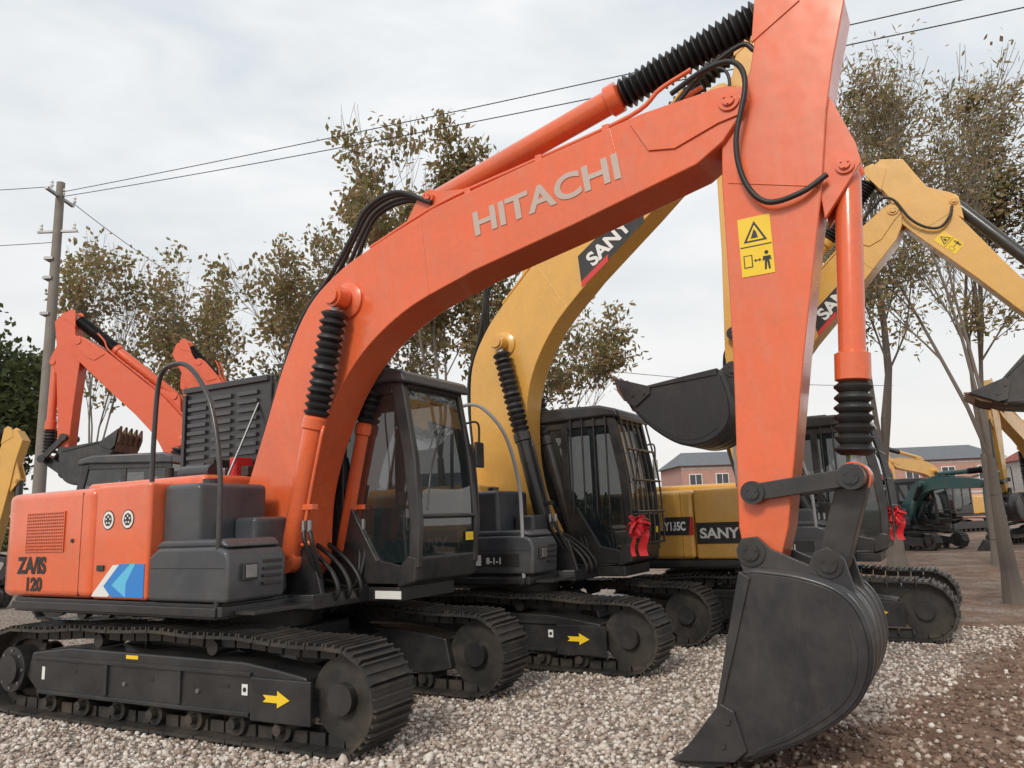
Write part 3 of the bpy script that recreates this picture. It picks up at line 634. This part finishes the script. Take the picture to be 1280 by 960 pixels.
tree((-19.6,29,0),9.0,4.5,9000,LEAF2,23,3,.2,.13,.15,name='evergreen_tree',frac=.6,clump=.35)
tree((-9.3,31,0),7.6,5,8000,LEAF2,24,3,.2,.13,.15,name='evergreen_tree',frac=.6,clump=.35)
V=[];F=[];rd=random.Random(5)
for i in range(20000):
    x=rd.uniform(-90,90); h=4.0+2.2*noise.noise(Vector((x*.12,0,0)))+1.2*noise.noise(Vector((x*.6,4,0))); y=92+rd.gauss(0,2.0)
    z=rd.random()**.8*h; s=rd.uniform(.2,.5); a=Vector((rd.gauss(0,1),rd.gauss(0,1),rd.gauss(0,1))).normalized(); c=a.orthogonal().normalized(); p=Vector((x,y,z)); b0=len(V)
    V+=[p-a*s,p+c*s*.6,p+a*s,p-c*s*.6]; F.append([b0,b0+1,b0+2,b0+3])
mk('distant_trees',V,F,LEAF2,None,0,sharp=0,fix=False)

# ---------------------------------------------------------------- poles and wires
CONC=paint('concrete_pole',(.22,.20,.18),rough=.9,coat=0,amt=.4,bump=0)
def pole(x,y,h,r):
    E=empty('utility_pole',None,(x,y,0))
    cyl('shaft',(0,0,-.3),(0,0,h),r,CONC,E,r2=r*.62,n=18)
    box('crossarm',-.05,.05,-.7,.7,h-.5,h-.42,STEEL,E,.004); box('crossarm_b',-.6,.6,-.04,.04,h-1.6,h-1.53,STEEL,E,.004)
    for yy in (-.6,0,.6): lathe('insulator',(.1,yy,h-.42),(.1,yy,h-.18),[(0,.03),(.3,.055),(.5,.03),(.7,.05),(1,.025)],WHITE,E,10)
    for xx in (-.5,.5): lathe('insulator',(xx,0,h-1.53),(xx,0,h-1.3),[(0,.03),(.3,.055),(.5,.03),(.7,.05),(1,.025)],WHITE,E,10)
    for z in (h-2.5,h-3.1,h-4.2): box('bracket',-.24,.02,-.2,.2,z,z+.09,STEEL,E,.004)
pole(-13.55,22,12.2,.19); pole(-12.5,42,13.2,.2); pole(14.5,8.2,9.5,.17)
def wire(a,b,sag,r=.011):
    a=Vector(a);b=Vector(b); pts=[a.lerp(b,t/20)-Vector((0,0,sag*4*(t/20)*(1-t/20))) for t in range(21)]
    return tube('power_cable',pts,r,RUB,None,False)
wire((-13.5,22,11.9),(14.5,8.2,9.35),.15); wire((-13.5,22,11.75),(14.5,8.2,9.0),.25)
wire((-13.5,22.6,11.8),(-12.5,42,12.9),.7); wire((-13.5,21.4,11.8),(-32,20,12.0),.4); wire((-13.5,22,10.3),(-32,20,10.4),.4)
wire((-12.5,42,12.9),(30,60,11),1.0,.02)

# ---------------------------------------------------------------- houses
BRICK=paint('pink_brick',(.44,.25,.21),rough=.9,coat=0,amt=.25,bump=0); ROOF=paint('grey_roof',(.13,.145,.165),rough=.8,coat=0,bump=0); WALLW=paint('white_wall',(.55,.52,.5),rough=.9,coat=0,bump=0)
REDROOF=paint('red_roof',(.28,.07,.05),rough=.8,coat=0,bump=0)
def house(x,y,w,d,h,wall,roof,yaw=0,st=2):
    E=empty('brick_house',None,(x,y,0)); E.rotation_euler=(0,0,R(yaw))
    box('walls',-w/2,w/2,-d/2,d/2,0,h,wall,E,.0)
    V=[(-w/2-.4,-d/2-.4,h),(w/2+.4,-d/2-.4,h),(w/2+.4,d/2+.4,h),(-w/2-.4,d/2+.4,h),(-w/2+1.2,0,h+1.6),(w/2-1.2,0,h+1.6)]
    mk('roof',V,[[0,1,5,4],[1,2,5],[2,3,4,5],[3,0,4],[3,2,1,0]],roof,E)
    nw=int(w/2.6)
    for s in range(st):
        for i in range(nw):
            cx=-w/2+(i+.5)*w/nw; z=h/st*s+.9
            box('window_frame',cx-.65,cx+.65,-d/2-.06,-d/2+.02,z,z+1.4,WHITE,E,.01); box('window_pane',cx-.57,cx+.57,-d/2-.075,-d/2-.055,z+.08,z+1.32,GREY,E,0)
            box('window_mullion',cx-.03,cx+.03,-d/2-.09,-d/2-.076,z+.08,z+1.32,WHITE,E,0)
            box('window_sill',cx-.75,cx+.75,-d/2-.14,-d/2-.065,z-.1,z-.005,WALLW,E,0)
        box('floor_band',-w/2-.03,w/2+.03,-d/2-.03,-d/2-.004,h/st*(s+1)-.35,h/st*(s+1)-.15,WALLW,E,0)
    box('door',-.5,.5,-d/2-.05,-d/2-.01,0,2.1,REDD,E,.01)
house(43,80,10,8,6.0,BRICK,ROOF,-8); house(20,80,8,8,6.2,BRICK,ROOF,4); house(60,82,12,9,6.0,WALLW,REDROOF,-10); house(-6,80,12,8,5.0,WALLW,ROOF)

# ---------------------------------------------------------------- sky, sun, camera
w=bpy.data.worlds.new('World'); scene.world=w; w.use_nodes=True; n=w.node_tree.nodes; l=w.node_tree.links
bg=n['Background']; sky=n.new('ShaderNodeTexSky'); sky.sky_type='NISHITA'; sky.sun_disc=False
SE=R(36); sdir=Vector((.38,.86,0)).normalized()
az=math.atan2(-sdir.x,-sdir.y)
sky.sun_elevation=SE; sky.sun_rotation=az; sky.air_density=1.5; sky.dust_density=3
tc=n.new('ShaderNodeTexCoord'); mp=n.new('ShaderNodeMapping'); mp.inputs['Scale'].default_value=(1.0,1.0,2.8); l.new(tc.outputs['Generated'],mp.inputs[0])
t=n.new('ShaderNodeTexNoise'); t.inputs['Scale'].default_value=4.2; t.inputs['Detail'].default_value=6; t.inputs['Roughness'].default_value=.52; t.inputs['Distortion'].default_value=.3; l.new(mp.outputs[0],t.inputs['Vector'])
cr=n.new('ShaderNodeValToRGB'); e=cr.color_ramp.elements; e[0].position=.34; e[0].color=(7.3,7.8,8.2,1); e[1].position=.66; e[1].color=(9.4,9.5,9.55,1); l.new(t.outputs['Fac'],cr.inputs[0])
sp=n.new('ShaderNodeSeparateXYZ'); l.new(tc.outputs['Generated'],sp.inputs[0])
hz=n.new('ShaderNodeMapRange'); hz.inputs[1].default_value=0; hz.inputs[2].default_value=.45; hz.inputs[3].default_value=1; hz.inputs[4].default_value=0; l.new(sp.outputs[2],hz.inputs[0])
mh=n.new('ShaderNodeMixRGB'); l.new(hz.outputs[0],mh.inputs[0]); l.new(cr.outputs[0],mh.inputs[1]); mh.inputs[2].default_value=(9.1,8.9,8.7,1)
mx=n.new('ShaderNodeMixRGB'); mx.inputs[0].default_value=.92; l.new(sky.outputs[0],mx.inputs[1]); l.new(mh.outputs[0],mx.inputs[2]); l.new(mx.outputs[0],bg.inputs[0]); bg.inputs[1].default_value=.105
sl=bpy.data.lights.new('sun','SUN'); sl.energy=1.9; sl.angle=R(14); sl.color=(1,.92,.8); so=bpy.data.objects.new('sun',sl); COL.objects.link(so)
dv=Vector((sdir.x*math.cos(SE),sdir.y*math.cos(SE),-math.sin(SE))); so.rotation_euler=dv.to_track_quat('-Z','Y').to_euler()
cd=bpy.data.cameras.new('camera'); cam=bpy.data.objects.new('camera',cd); COL.objects.link(cam); scene.camera=cam
cd.sensor_width=36; cd.lens=27.06; cd.clip_end=1000; cd.clip_start=.05
cam.matrix_world=Matrix.Translation((0,0,1.6))@Matrix.Rotation(R(100),4,'X')@Matrix.Rotation(R(-2),4,'Z')
